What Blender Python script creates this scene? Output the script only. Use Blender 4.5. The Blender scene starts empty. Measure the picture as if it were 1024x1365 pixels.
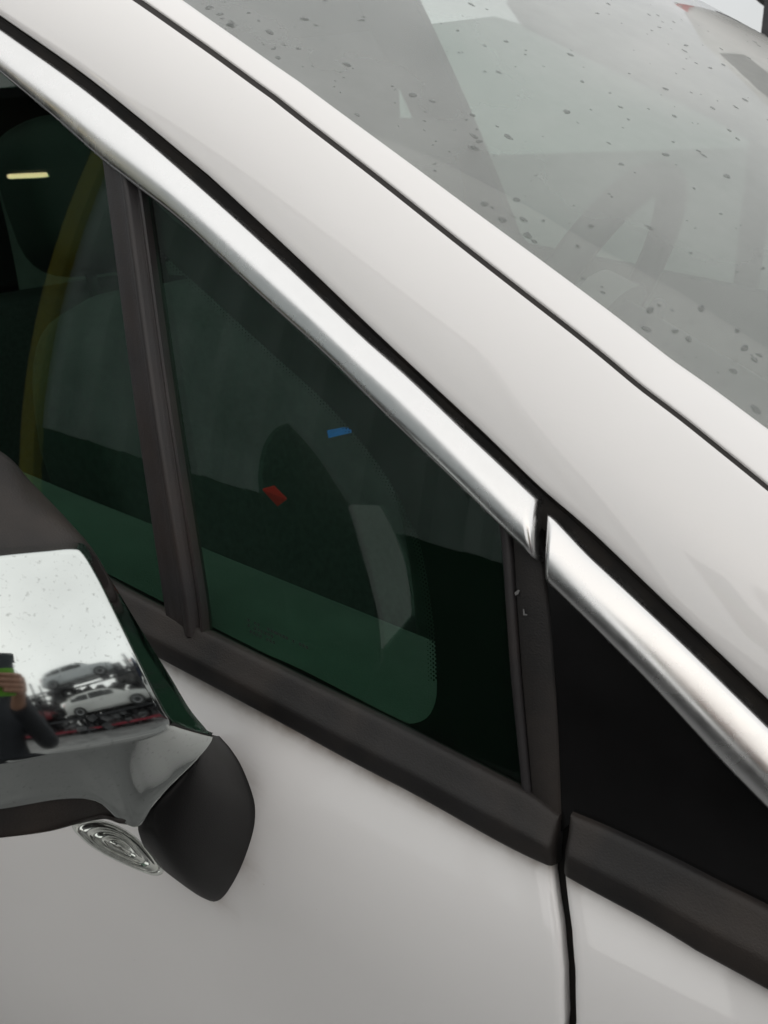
import bpy, bmesh, math, random
import numpy as np
from mathutils import Vector, Matrix
random.seed(7); RNG = np.random.default_rng(7)
SC = bpy.context.scene
COL = SC.collection

# ------------------------------------------------------------------ camera
# car axes: +X to the front of the car, +Y to its left side, Z up (metres)
PITCH, PHI, ROLL, FPX, D0 = 22.0, 56.0, -2.0, 1200.0, 0.49
ZB0, MB = 1.0, math.tan(math.radians(-8.8))          # belt line height and slope
_th, _ph, _ro = map(math.radians, (PITCH, PHI, ROLL))
_h = np.array([-math.cos(_ph), math.sin(_ph), 0.]); _r = np.array([_h[1], -_h[0], 0.])
FW = _h * math.cos(_th) + np.array([0, 0, -math.sin(_th)])
_u = np.cross(_r, FW)
RT = _r * math.cos(_ro) + _u * math.sin(_ro); UPV = np.cross(RT, FW)
def ray(x, y): return (x - 512.) / FPX * RT - (y - 682.5) / FPX * UPV + FW
CAM = np.array([0, 0., ZB0]) - ray(742, 1154) * D0
def proj(p):
    v = np.asarray(p) - CAM; z = v @ FW
    return 512 + FPX * (v @ RT) / z, 682.5 - FPX * (v @ UPV) / z
cd = bpy.data.cameras.new('camera'); cam = bpy.data.objects.new('camera', cd); COL.objects.link(cam)
cd.sensor_fit = 'VERTICAL'; cd.sensor_height = 24.0; cd.lens = FPX * 24.0 / 1365.0
cd.clip_start = 0.01; cd.clip_end = 500
m = Matrix.Identity(4)
for i, ax in enumerate((RT, UPV, -FW)):
    for j in range(3): m[j][i] = ax[j]
for j in range(3): m[j][3] = CAM[j]
cam.matrix_world = m
SC.camera = cam
cd.dof.use_dof = True; cd.dof.focus_distance = 0.60; cd.dof.aperture_fstop = 14.0

# ------------------------------------------------------------------ sky, sun, exposure
W = bpy.data.worlds.new('World'); SC.world = W; W.use_nodes = True
nt = W.node_tree; nt.nodes.clear()
out = nt.nodes.new('ShaderNodeOutputWorld'); bg = nt.nodes.new('ShaderNodeBackground')
sky = nt.nodes.new('ShaderNodeTexSky'); sky.sky_type = 'NISHITA'; sky.sun_disc = False
SUN_EL, SUN_AZ = 36.0, 146.0
sky.sun_elevation = math.radians(SUN_EL); sky.sun_rotation = math.radians(SUN_AZ)
sky.air_density = 1.0; sky.dust_density = 4.0
tc = nt.nodes.new('ShaderNodeTexCoord')
sep = nt.nodes.new('ShaderNodeSeparateXYZ'); nt.links.new(tc.outputs['Generated'], sep.inputs[0])
mr = nt.nodes.new('ShaderNodeMapRange'); nt.links.new(sep.outputs['Z'], mr.inputs['Value'])
mr.inputs['From Min'].default_value = 0.0; mr.inputs['From Max'].default_value = 1.0
mr.inputs['To Min'].default_value = 0.97; mr.inputs['To Max'].default_value = 1.0
nz = nt.nodes.new('ShaderNodeTexNoise'); nz.inputs['Scale'].default_value = 2.2; nz.inputs['Detail'].default_value = 6
nt.links.new(tc.outputs['Generated'], nz.inputs['Vector'])
mr2 = nt.nodes.new('ShaderNodeMapRange'); nt.links.new(nz.outputs['Fac'], mr2.inputs['Value'])
mr2.inputs['From Min'].default_value = 0.3; mr2.inputs['From Max'].default_value = 0.7
mr2.inputs['To Min'].default_value = 0.86; mr2.inputs['To Max'].default_value = 1.1
mu = nt.nodes.new('ShaderNodeMath'); mu.operation = 'MULTIPLY'
nt.links.new(mr.outputs[0], mu.inputs[0]); nt.links.new(mr2.outputs[0], mu.inputs[1])
cl = nt.nodes.new('ShaderNodeVectorMath'); cl.operation = 'SCALE'
cl.inputs[0].default_value = (8.9, 9.03, 9.0); nt.links.new(mu.outputs[0], cl.inputs['Scale'])
mx = nt.nodes.new('ShaderNodeMix'); mx.data_type = 'RGBA'; mx.inputs['Factor'].default_value = 0.88
nt.links.new(sky.outputs[0], mx.inputs['A']); nt.links.new(cl.outputs[0], mx.inputs['B'])
nt.links.new(mx.outputs['Result'], bg.inputs['Color']); bg.inputs['Strength'].default_value = 0.1
nt.links.new(bg.outputs[0], out.inputs[0])
sd = bpy.data.lights.new('sun', 'SUN'); sd.energy = 1.5; sd.angle = math.radians(170); sd.color = (1.0, 0.96, 0.9)
sun = bpy.data.objects.new('sun', sd); COL.objects.link(sun)
_e, _a = math.radians(SUN_EL), math.radians(SUN_AZ)
sdir = Vector((math.sin(_a) * math.cos(_e), math.cos(_a) * math.cos(_e), math.sin(_e)))
sun.rotation_euler = sdir.to_track_quat('Z', 'Y').to_euler()
SC.view_settings.view_transform = 'Standard'; SC.view_settings.look = 'None'
SC.view_settings.exposure = -0.03; SC.view_settings.gamma = 1.0
SC.cycles.max_bounces = 10; SC.cycles.transparent_max_bounces = 16; SC.cycles.glossy_bounces = 5
SC.cycles.use_denoising = True

# ------------------------------------------------------------------ materials
MATS = {}
def node(t, ty, **kw):
    n = t.nodes.new(ty)
    for k, v in kw.items(): setattr(n, k, v)
    return n
def mat(name, col, rough=0.5, metal=0.0, coat=0.0, coat_rough=0.03, var=0.06, vscale=30, bump=0.0, bscale=300,
        rvar=0.0, spec=0.5, tint=None, emit=None, tscale=8, tamt=0.5, tmin=0.42):
    if name in MATS: return MATS[name]
    mt = bpy.data.materials.new(name); mt.use_nodes = True; t = mt.node_tree
    b = t.nodes['Principled BSDF']
    b.inputs['Roughness'].default_value = rough; b.inputs['Metallic'].default_value = metal
    b.inputs['Coat Weight'].default_value = coat; b.inputs['Coat Roughness'].default_value = coat_rough
    b.inputs['Specular IOR Level'].default_value = spec
    tcn = node(t, 'ShaderNodeTexCoord')
    n1 = node(t, 'ShaderNodeTexNoise'); n1.inputs['Scale'].default_value = vscale; n1.inputs['Detail'].default_value = 6
    t.links.new(tcn.outputs['Object'], n1.inputs['Vector'])
    mp = node(t, 'ShaderNodeMapRange'); t.links.new(n1.outputs['Fac'], mp.inputs['Value'])
    mp.inputs['From Min'].default_value = 0.3; mp.inputs['From Max'].default_value = 0.7
    mp.inputs['To Min'].default_value = 1 - var; mp.inputs['To Max'].default_value = 1 + var
    sc = node(t, 'ShaderNodeVectorMath', operation='SCALE'); sc.inputs[0].default_value = col
    t.links.new(mp.outputs[0], sc.inputs['Scale'])
    last = sc.outputs[0]
    if tint is not None:
        n2 = node(t, 'ShaderNodeTexNoise'); n2.inputs['Scale'].default_value = tscale; n2.inputs['Detail'].default_value = 8
        t.links.new(tcn.outputs['Object'], n2.inputs['Vector'])
        r2 = node(t, 'ShaderNodeMapRange'); t.links.new(n2.outputs['Fac'], r2.inputs['Value'])
        r2.inputs['From Min'].default_value = tmin; r2.inputs['From Max'].default_value = min(0.95, tmin + 0.3)
        r2.inputs['To Max'].default_value = tamt
        mm = node(t, 'ShaderNodeMix', data_type='RGBA'); t.links.new(r2.outputs[0], mm.inputs['Factor'])
        t.links.new(last, mm.inputs['A']); mm.inputs['B'].default_value = (*tint, 1); last = mm.outputs['Result']
    t.links.new(last, b.inputs['Base Color'])
    if rvar:
        r3 = node(t, 'ShaderNodeMapRange'); t.links.new(n1.outputs['Fac'], r3.inputs['Value'])
        r3.inputs['From Min'].default_value = 0.35; r3.inputs['From Max'].default_value = 0.75
        r3.inputs['To Min'].default_value = max(0, rough - rvar); r3.inputs['To Max'].default_value = rough + rvar
        t.links.new(r3.outputs[0], b.inputs['Roughness'])
    if bump:
        n3 = node(t, 'ShaderNodeTexNoise'); n3.inputs['Scale'].default_value = bscale; n3.inputs['Detail'].default_value = 3
        t.links.new(tcn.outputs['Object'], n3.inputs['Vector'])
        bp = node(t, 'ShaderNodeBump'); bp.inputs['Strength'].default_value = bump; bp.inputs['Distance'].default_value = 0.001
        t.links.new(n3.outputs['Fac'], bp.inputs['Height']); t.links.new(bp.outputs[0], b.inputs['Normal'])
    if emit:
        b.inputs['Emission Color'].default_value = (*emit[0], 1); b.inputs['Emission Strength'].default_value = emit[1]
    MATS[name] = mt; return mt
def glass_mat(name, tint, film=0.0, film_col=(0.5, 0.5, 0.5), ior=1.5, rough=0.0):
    """thin pane: tinted see-through + Fresnel mirror + a film of dust"""
    mt = bpy.data.materials.new(name); mt.use_nodes = True; t = mt.node_tree; t.nodes.clear()
    o = node(t, 'ShaderNodeOutputMaterial')
    tr = node(t, 'ShaderNodeBsdfTransparent'); tr.inputs['Color'].default_value = (*tint, 1)
    gl = node(t, 'ShaderNodeBsdfGlossy'); gl.inputs['Roughness'].default_value = rough
    df = node(t, 'ShaderNodeBsdfDiffuse'); df.inputs['Color'].default_value = (*film_col, 1)
    tl = node(t, 'ShaderNodeBsdfTranslucent'); tl.inputs['Color'].default_value = (*film_col, 1)
    fm = node(t, 'ShaderNodeMixShader'); fm.inputs[0].default_value = 0.45; t.links.new(df.outputs[0], fm.inputs[1]); t.links.new(tl.outputs[0], fm.inputs[2])
    m1 = node(t, 'ShaderNodeMixShader'); m2 = node(t, 'ShaderNodeMixShader')
    tcn = node(t, 'ShaderNodeTexCoord'); n1 = node(t, 'ShaderNodeTexNoise'); n1.inputs['Scale'].default_value = 5; n1.inputs['Detail'].default_value = 7
    t.links.new(tcn.outputs['Object'], n1.inputs['Vector'])
    mp = node(t, 'ShaderNodeMapRange'); t.links.new(n1.outputs['Fac'], mp.inputs['Value'])
    mp.inputs['From Min'].default_value = 0.25; mp.inputs['From Max'].default_value = 0.75
    mp.inputs['To Min'].default_value = film * 0.6; mp.inputs['To Max'].default_value = film * 1.4
    ge = node(t, 'ShaderNodeNewGeometry'); dt = node(t, 'ShaderNodeVectorMath', operation='DOT_PRODUCT')
    t.links.new(ge.outputs['Incoming'], dt.inputs[0]); t.links.new(ge.outputs['Normal'], dt.inputs[1])
    ab = node(t, 'ShaderNodeMath', operation='ABSOLUTE'); t.links.new(dt.outputs['Value'], ab.inputs[0])
    mx_ = node(t, 'ShaderNodeMath', operation='MAXIMUM'); mx_.inputs[1].default_value = 0.12; t.links.new(ab.outputs[0], mx_.inputs[0])
    dv = node(t, 'ShaderNodeMath', operation='DIVIDE', use_clamp=True); t.links.new(mp.outputs[0], dv.inputs[0]); t.links.new(mx_.outputs[0], dv.inputs[1])
    t.links.new(dv.outputs[0], m1.inputs[0]); t.links.new(tr.outputs[0], m1.inputs[1]); t.links.new(fm.outputs[0], m1.inputs[2])
    f0 = ((ior - 1) / (ior + 1)) ** 2                                  # Schlick, the same on both faces of the pane
    om = node(t, 'ShaderNodeMath', operation='SUBTRACT', use_clamp=True); om.inputs[0].default_value = 1.0; t.links.new(ab.outputs[0], om.inputs[1])
    pw = node(t, 'ShaderNodeMath', operation='POWER'); pw.inputs[1].default_value = 5.0; t.links.new(om.outputs[0], pw.inputs[0])
    ma = node(t, 'ShaderNodeMath', operation='MULTIPLY_ADD'); ma.inputs[1].default_value = 1 - f0; ma.inputs[2].default_value = f0; t.links.new(pw.outputs[0], ma.inputs[0])
    t.links.new(ma.outputs[0], m2.inputs[0]); t.links.new(m1.outputs[0], m2.inputs[1]); t.links.new(gl.outputs[0], m2.inputs[2])
    t.links.new(m2.outputs[0], o.inputs[0])
    MATS[name] = mt; return mt

PAINT = mat('white_paint', (0.80, 0.784, 0.777), 0.4, coat=1.0, coat_rough=0.05, var=0.02, vscale=4, bump=0.03, bscale=700, tint=(0.30, 0.25, 0.20), tscale=170, tamt=0.8, tmin=0.735)
CHROME = mat('trim_chrome', (0.70, 0.70, 0.70), 0.27, metal=1.0, var=0.02, vscale=60, rvar=0.04)
CAPCHR = mat('mirror_chrome', (0.565, 0.595, 0.58), 0.062, metal=1.0, var=0.03, vscale=30, rvar=0.02, tint=(0.16, 0.16, 0.15), tscale=420, tamt=0.8, tmin=0.60)
PLAST = mat('black_plastic', (0.013, 0.012, 0.012), 0.55, var=0.25, vscale=25, bump=0.25, bscale=900, spec=0.35, tint=(0.045, 0.035, 0.029), tscale=16, tamt=0.7)
ARMP = mat('arm_plastic', (0.0045, 0.0043, 0.0045), 0.48, spec=0.2, var=0.15, vscale=40, bump=0.25, bscale=1500)
BAR = mat('bar_plastic', (0.022, 0.020, 0.021), 0.45, spec=0.4, var=0.2, vscale=30, bump=0.2, bscale=900, tint=(0.035, 0.024, 0.020), tscale=18, tamt=0.6)
RUBBER = mat('rubber', (0.005, 0.0044, 0.004), 0.65, spec=0.2, var=0.3, vscale=60, tint=(0.03, 0.022, 0.015), tscale=40, tamt=0.35)
FRIT = mat('black_frit', (0.003, 0.003, 0.003), 0.6, var=0.1)
GBLACK = mat('black_gloss', (0.0045, 0.0043, 0.0045), 0.22, var=0.3, vscale=40, spec=0.4)
SIDEGL = glass_mat('side_glass', (0.50, 0.68, 0.585), film=0.002, film_col=(0.3, 0.3, 0.3), ior=1.45)
SCREEN = glass_mat('windscreen_glass', (0.90, 0.95, 0.92), film=0.122, film_col=(0.90, 0.89, 0.88), ior=1.52)

# ------------------------------------------------------------------ mesh helpers
def link(name, me, mt, parent=None):
    o = bpy.data.objects.new(name, me); COL.objects.link(o)
    if mt is not None and me is not None and not me.materials: me.materials.append(mt)
    if parent is not None: o.parent = parent
    return o
def build(name, V, F, mt, parent=None, sharp=40, smooth=True):
    me = bpy.data.meshes.new(name); me.from_pydata([tuple(map(float, v)) for v in V], [], F); me.validate()
    bm = bmesh.new(); bm.from_mesh(me); bmesh.ops.remove_doubles(bm, verts=bm.verts, dist=1e-6)
    bmesh.ops.recalc_face_normals(bm, faces=bm.faces); bm.to_mesh(me); bm.free()
    if smooth:
        me.polygons.foreach_set('use_smooth', [True] * len(me.polygons))
        me.set_sharp_from_angle(angle=math.radians(sharp))
    return link(name, me, mt, parent)
def empty(name, loc=(0, 0, 0), parent=None):
    o = bpy.data.objects.new(name, None); COL.objects.link(o); o.location = loc
    if parent is not None: o.parent = parent
    return o
def tag(o, label=None, cat=None, group=None, kind=None):
    for k, v in (('label', label), ('category', cat), ('group', group), ('kind', kind)):
        if v: o[k] = v
    return o
def grid_faces(n, mm, o=0, closed=False):
    F = []
    for i in range(n - 1):
        for j in range(mm if closed else mm - 1):
            k = (j + 1) % mm
            F.append((o + i * mm + j, o + (i + 1) * mm + j, o + (i + 1) * mm + k, o + i * mm + k))
    return F
def sheet(name, A, mt, parent=None, thick=0.0, tdir=None, sharp=40):
    """grid A[n,m,3]; with thick > 0 a closed slab"""
    A = np.asarray(A, float); n, mm = A.shape[:2]
    V = list(A.reshape(-1, 3)); F = grid_faces(n, mm)
    if thick:
        B = A + np.asarray(tdir) * thick
        V += list(B.reshape(-1, 3)); o = n * mm
        F += [tuple(reversed(f)) for f in grid_faces(n, mm, o)]
        for i in range(n - 1):
            for j in (0, mm - 1):
                a, b = i * mm + j, (i + 1) * mm + j; F.append((a, b, b + o, a + o))
        for j in range(mm - 1):
            for i in (0, n - 1):
                a, b = i * mm + j, i * mm + j + 1; F.append((a, b, b + o, a + o))
    return build(name, V, F, mt, parent, sharp)
def loft(name, rings, mt, parent=None, cap0=True, cap1=True, sharp=40):
    R = np.asarray(rings, float); n, mm = R.shape[:2]
    V = list(R.reshape(-1, 3)); F = grid_faces(n, mm, closed=True)
    if cap0: V.append(R[0].mean(0)); c = len(V) - 1; F += [(c, (j + 1) % mm, j) for j in range(mm)]
    if cap1: V.append(R[-1].mean(0)); c = len(V) - 1; o = (n - 1) * mm; F += [(c, o + j, o + (j + 1) % mm) for j in range(mm)]
    return build(name, V, F, mt, parent, sharp)
def smoothpts(P, n, closed=False):
    """Catmull-Rom through P, resampled to n points by length"""
    P = np.asarray(P, float)
    if closed: Q = np.vstack([P[-1], P, P[0], P[1]])
    else: Q = np.vstack([2 * P[0] - P[1], P, 2 * P[-1] - P[-2]])
    o = []
    for i in range(1, len(Q) - 2):
        a, b, c, d = Q[i - 1], Q[i], Q[i + 1], Q[i + 2]
        for t in np.linspace(0, 1, 24, endpoint=False):
            o.append(0.5 * ((2 * b) + (c - a) * t + (2 * a - 5 * b + 4 * c - d) * t * t + (3 * b - a - 3 * c + d) * t ** 3))
    o.append(Q[-2]); o = np.array(o)
    L = np.concatenate([[0], np.cumsum(np.linalg.norm(np.diff(o, axis=0), axis=1))])
    s = np.linspace(0, L[-1], n + 1)[:-1] if closed else np.linspace(0, L[-1], n)
    return np.stack([np.interp(s, L, o[:, k]) for k in range(o.shape[1])], 1)
def unit(v): v = np.asarray(v, float); return v / np.linalg.norm(v)
def superbox(name, size, mt, parent=None, loc=(0, 0, 0), rot=None, e=0.35, nu=20, nv=12, f=None):
    """rounded solid (superellipsoid); f(V) may reshape its local points"""
    V = []; sg = lambda a, p: math.copysign(abs(a) ** p, a)
    for i in range(nv + 1):
        v = -math.pi / 2 + math.pi * i / nv
        for j in range(nu):
            u = 2 * math.pi * j / nu
            V.append((size[0] / 2 * sg(math.cos(v), e) * sg(math.cos(u), e), size[1] / 2 * sg(math.cos(v), e) * sg(math.sin(u), e), size[2] / 2 * sg(math.sin(v), e)))
    V = np.array(V)
    if f: V = f(V)
    if rot is not None:
        M3 = np.array(Matrix(rot.to_matrix() if hasattr(rot, 'to_matrix') else rot)); V = V @ M3.T
    V = V + np.asarray(loc)
    return build(name, V, grid_faces(nv + 1, nu, closed=True), mt, parent, 60)
def tube(name, P, rad, mt, parent=None, nseg=14, closed=False, n=60):
    P = smoothpts(P, n, closed); N_ = len(P)
    rings = []; T = np.gradient(P, axis=0)
    if closed: T = np.roll(P, -1, 0) - np.roll(P, 1, 0)
    up = np.array([0.13, 0.21, 0.97])
    for i in range(N_):
        t = unit(T[i]); a = unit(np.cross(t, up)); b = np.cross(t, a)
        r = rad(i / (N_ - 1)) if callable(rad) else rad
        rings.append([P[i] + r * (a * math.cos(q) + b * math.sin(q)) for q in np.linspace(0, 2 * math.pi, nseg, endpoint=False)])
    if closed: rings.append(rings[0])
    return loft(name, rings, mt, parent, cap0=not closed, cap1=not closed)
def box(V, F, lo, hi):
    o = len(V)
    V += [(x, y, z) for z in (lo[2], hi[2]) for y in (lo[1], hi[1]) for x in (lo[0], hi[0])]
    F += [tuple(o + k for k in f) for f in ((0, 2, 3, 1), (4, 5, 7, 6), (0, 1, 5, 4), (2, 6, 7, 3), (0, 4, 6, 2), (1, 3, 7, 5))]

# ------------------------------------------------------------------ the car's side as a curved surface y = S(x, z)
def S(x, z):
    h = z - (ZB0 + MB * x)
    pl = 0.06 * (x + 0.3) ** 2 - 0.06 * 0.09
    if h >= 0: return pl + 0.19 * h + 0.28 * h * h + 0.045 * (x + 0.3) * h
    return pl - 0.040 * (1 - math.exp(h / 0.055)) - 0.02 * (1 - math.exp(h / 0.3)) + 0.10 * max(0, -h - 0.25) ** 2
def N(x, z, e=1e-4):
    n = np.array([(S(x + e, z) - S(x - e, z)) / 2 / e, -1, (S(x, z + e) - S(x, z - e)) / 2 / e]); return n / np.linalg.norm(n)
def U(px, py, o=0.):
    """the point of the side (raised by o) that lies on the given line of sight"""
    d = ray(px, py)
    def Fn(s):
        p = CAM + s * d
        q = p - N(p[0], p[2]) * o if o else p
        return q[1] - S(q[0], q[2])
    s = 0.05
    while Fn(s) < 0 and s < 6: s += 0.03
    a, b = s - 0.03, s
    for _ in range(22):
        mm = (a + b) / 2
        if Fn(mm) < 0: a = mm
        else: b = mm
    return CAM + (a + b) / 2 * d
def NP(p): return N(p[0], p[2])
def hh(p): return p[2] - (ZB0 + MB * p[0])
def strip(name, lowpx, uppx, prof, mt, parent, off=0.0, n=70, endr=(0.0, 0.0), back=-0.006, sharp=50, lift=(0.0, 0.0)):
    """a moulding lying on the side between two edges, with section prof = [(s, height)...]"""
    lo = np.array([U(*p, off + lift[0]) for p in smoothpts(lowpx, n)]); up = np.array([U(*p, off + lift[1]) for p in smoothpts(uppx, n)])
    lo = np.array([q - NP(q) * lift[0] for q in lo]); up = np.array([q - NP(q) * lift[1] for q in up])
    mid = (lo + up) / 2; L = np.concatenate([[0], np.cumsum(np.linalg.norm(np.diff(mid, axis=0), axis=1))])
    # extra sections where the ends are rounded
    us = set(np.linspace(0, 1, n))
    for r, fl in ((endr[0], 0), (endr[1], 1)):
        if r:
            for q in np.linspace(0, 1, 9): u = r * q / L[-1]; us.add(1 - u if fl else u)
    us = np.array(sorted(us)); k0 = np.linspace(0, 1, n)
    lo = np.stack([np.interp(us, k0, lo[:, k]) for k in range(3)], 1); up = np.stack([np.interp(us, k0, up[:, k]) for k in range(3)], 1)
    mid = (lo + up) / 2; L = np.interp(us, k0, L)
    rings = []
    for i in range(len(us)):
        k = 1.0
        for r, d in ((endr[0], L[i]), (endr[1], L[-1] - L[i])):
            if r and d < r: k *= math.sqrt(max(0.0, 1 - ((r - d) / r) ** 2))
        nn = NP(mid[i])
        ring = [lo[i] + (up[i] - lo[i]) * s + nn * (hgt * (0.15 + 0.85 * k)) for s, hgt in prof]
        ring += [lo[i] + (up[i] - lo[i]) * s + nn * back for s in (1.0, 0.5, 0.0)]
        rings.append(ring)
    return loft(name, rings, mt, parent, sharp=sharp)
def arcprof(H, p=2.2, n=17, skew=0.0, base=0.0):
    o = []
    for i in range(n):
        s = i / (n - 1); q = abs(2 * s - 1)
        o.append((s, base + H * max(0, 1 - q ** p) ** (1 / p) + skew * (s - 0.5) * (1 - q ** 2)))
    return o

# ------------------------------------------------------------------ ground
GROUND = mat('wet_asphalt', (0.20, 0.20, 0.20), 0.55, var=0.35, vscale=3, bump=0.4, bscale=60, tint=(0.08, 0.08, 0.08), tscale=1.2, tamt=0.7)
g = build('ground', [(-120, -120, 0), (120, -120, 0), (120, 120, 0), (-120, 120, 0)], [(0, 1, 2, 3)], GROUND, smooth=False)
tag(g, 'dark wet asphalt ground of the yard', 'ground', kind='structure')

# ------------------------------------------------------------------ the car
car = empty('car', (-0.6, 0.8, 0.0)); CARLOC = np.array([-0.6, 0.8, 0.0])
tag(car, 'white car with chrome window trim and a wet windscreen, seen close up', 'car')
def at_car(o):                     # parts are modelled in world coordinates
    o.matrix_parent_inverse = Matrix.Translation(-Vector(CARLOC)); return o
def cpart(o): o.parent = car; return at_car(o)

# ---- door and wing skins with the shut gap between them
gl = [U(*p) for p in [(738.5, 1160), (747, 1238), (750.5, 1297), (751.5, 1365)]]
gr = [U(*p) for p in [(752, 1160), (761, 1238), (765.5, 1297), (766.5, 1365)]]
def gapx(pts, h):
    H = [hh(p) for p in pts][::-1]; X = [p[0] for p in pts][::-1]
    if h > H[-1]: return X[-1] + (X[-1] - X[-2]) / (H[-1] - H[-2]) * (h - H[-1])
    if h < H[0]: return X[0] + 0.004 * (1 - math.exp((h - H[0]) / 0.1))
    return float(np.interp(h, H, X))
HS = np.concatenate([np.linspace(0.002, -0.16, 40), np.linspace(-0.17, -0.68, 26)])
def spt(x, h, o=0.0):
    z = ZB0 + MB * x + h; p = np.array([x, S(x, z), z]); return p + N(x, z) * o if o else p
def skin(name, side, mt):
    A = []
    for h in HS:
        row = []
        if side == 'door':
            e = gapx(gl, h); xs = list(np.linspace(-1.7, e - 0.012, 84)); row = [spt(x, h) for x in xs]
            row += [spt(e - 0.006, h), spt(e - 0.003, h, -0.0002), spt(e - 0.0012, h, -0.0008), spt(e - 0.0003, h, -0.002), spt(e, h, -0.0035), spt(e, h, -0.014)]
        else:
            e = gapx(gr, h); row = [spt(e, h, -0.014), spt(e, h, -0.0035), spt(e + 0.0003, h, -0.002), spt(e + 0.0012, h, -0.0008), spt(e + 0.003, h, -0.0002), spt(e + 0.006, h)]
            row += [spt(x, h) for x in np.linspace(e + 0.012, 0.9, 50)]
        A.append(row)
    return sheet(name, A, mt)
# dirt that has gathered on the paint along the mouldings
def dirty_paint():
    mt = PAINT.copy(); mt.name = 'door_paint'; t = mt.node_tree; b = t.nodes['Principled BSDF']
    at = node(t, 'ShaderNodeAttribute', attribute_name='grime'); nzz = node(t, 'ShaderNodeTexNoise'); nzz.inputs['Scale'].default_value = 90; nzz.inputs['Detail'].default_value = 8
    tcn = node(t, 'ShaderNodeTexCoord'); t.links.new(tcn.outputs['Object'], nzz.inputs['Vector'])
    ml = node(t, 'ShaderNodeMath', operation='MULTIPLY'); t.links.new(at.outputs['Fac'], ml.inputs[0]); t.links.new(nzz.outputs['Fac'], ml.inputs[1])
    src = b.inputs['Base Color'].links[0].from_socket
    mm = node(t, 'ShaderNodeMix', data_type='RGBA'); t.links.new(ml.outputs[0], mm.inputs['Factor']); t.links.new(src, mm.inputs['A'])
    mm.inputs['B'].default_value = (0.20, 0.13, 0.08, 1); t.links.new(mm.outputs['Result'], b.inputs['Base Color'])
    return mt
DPAINT = dirty_paint()
ARM_OUT = [(283, 975), (300, 990), (320, 1020), (334, 1055), (339, 1080), (336, 1110), (322, 1150), (306, 1182), (292, 1200), (275, 1199), (240, 1176), (215, 1156)]
ARM3 = np.array([U(*p) for p in smoothpts(ARM_OUT, 60)])
def grime(o, arm=False):
    me = o.data; at = me.attributes.new('grime', 'FLOAT', 'POINT'); v = []
    for q in me.vertices:
        p = np.array(q.co); d = -hh(p)
        gm = 1.6 * math.exp(-max(0, d) / 0.0030) if d > -0.01 else 0
        if arm: gm = max(gm, 0.7 * math.exp(-float(np.min(np.linalg.norm(ARM3[5:45] - p, axis=1))) / 0.004))
        v.append(gm)
    at.data.foreach_set('value', v)
door = cpart(skin('front_door', 'door', DPAINT)); grime(door, True)
wing = cpart(skin('front_wing', 'wing', DPAINT)); grime(wing)
def dpart(o, p=door): o.parent = p; return o
A = [[spt(gapx(gl, h) - 0.004 + k * 0.0075, h, -0.0125) for k in range(4)] for h in HS]
dpart(sheet('gap_seal', A, RUBBER))

# ---- bright mouldings along the window line
C1_UP = [(-400, -228), (-200, -97), (-60, -2), (0, 39), (100, 110), (175, 170), (256, 240), (330, 306), (395, 366), (481, 447), (545, 504), (619, 575), (669, 622), (715, 666)]
C1_LO = [(-400, -200), (-200, -60), (-60, 45), (0, 97), (75, 160), (137, 215), (182, 250), (249, 303), (352, 400), (438, 478), (524, 564), (620, 656), (667, 702), (718, 751)]
CP = [(0,0),(.01,.004),(.03,.0070),(.06,.0086),(.1,.0094),(.16,.0099),(.25,.0102),(.35,.0103),(.42,.0102),(.48,.0099),(.54,.0095),(.62,.0087),(.72,.0075),(.82,.0062),(.91,.0049),(.97,.0039),(.99,.0028),(1,0)]
strip('chrome_trim', C1_LO, C1_UP, CP, CHROME, door, n=140, endr=(0, 0.004), lift=(0.005, 0.0039))
C2_UP = [(727, 685), (738, 692), (760, 715), (787, 743), (830, 783), (877, 827), (920, 868), (968, 915), (1024, 970), (1090, 1036), (1200, 1142), (1340, 1278)]
C2_LO = [(726, 772), (734, 781), (760, 806), (787, 832), (820, 865), (855, 900), (890, 937), (922, 972), (970, 1024), (1030, 1085), (1130, 1185), (1268, 1324)]
strip('chrome_trim', C2_LO, C2_UP, CP, CHROME, wing, n=120, endr=(0.005, 0), lift=(0.005, 0.0039))
# dark channel between chrome and the pillar panel
C1P = [(-70, -27), (0, 22), (100, 92), (175, 151), (256, 218), (283, 241), (395, 345), (502, 447), (620, 557), (660, 595), (719, 652), (787, 711), (877, 797), (950, 866), (1024, 937), (1100, 1011), (1200, 1109), (1340, 1246)]
CHL = [(-70, 30), (0, 75), (100, 148), (256, 275), (395, 402), (545, 540), (669, 655), (760, 745), (877, 858), (1024, 1000), (1200, 1172), (1340, 1308)]
strip('window_channel', CHL, [(x + 3, y - 4) for x, y in C1P], [(0, -0.004), (0.5, -0.006), (0.75, -0.0075), (0.86, -0.006), (0.93, -0.0075), (1, -0.009)], RUBBER, car, n=120, back=-0.015)
at_car(bpy.data.objects['window_channel'])

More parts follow.
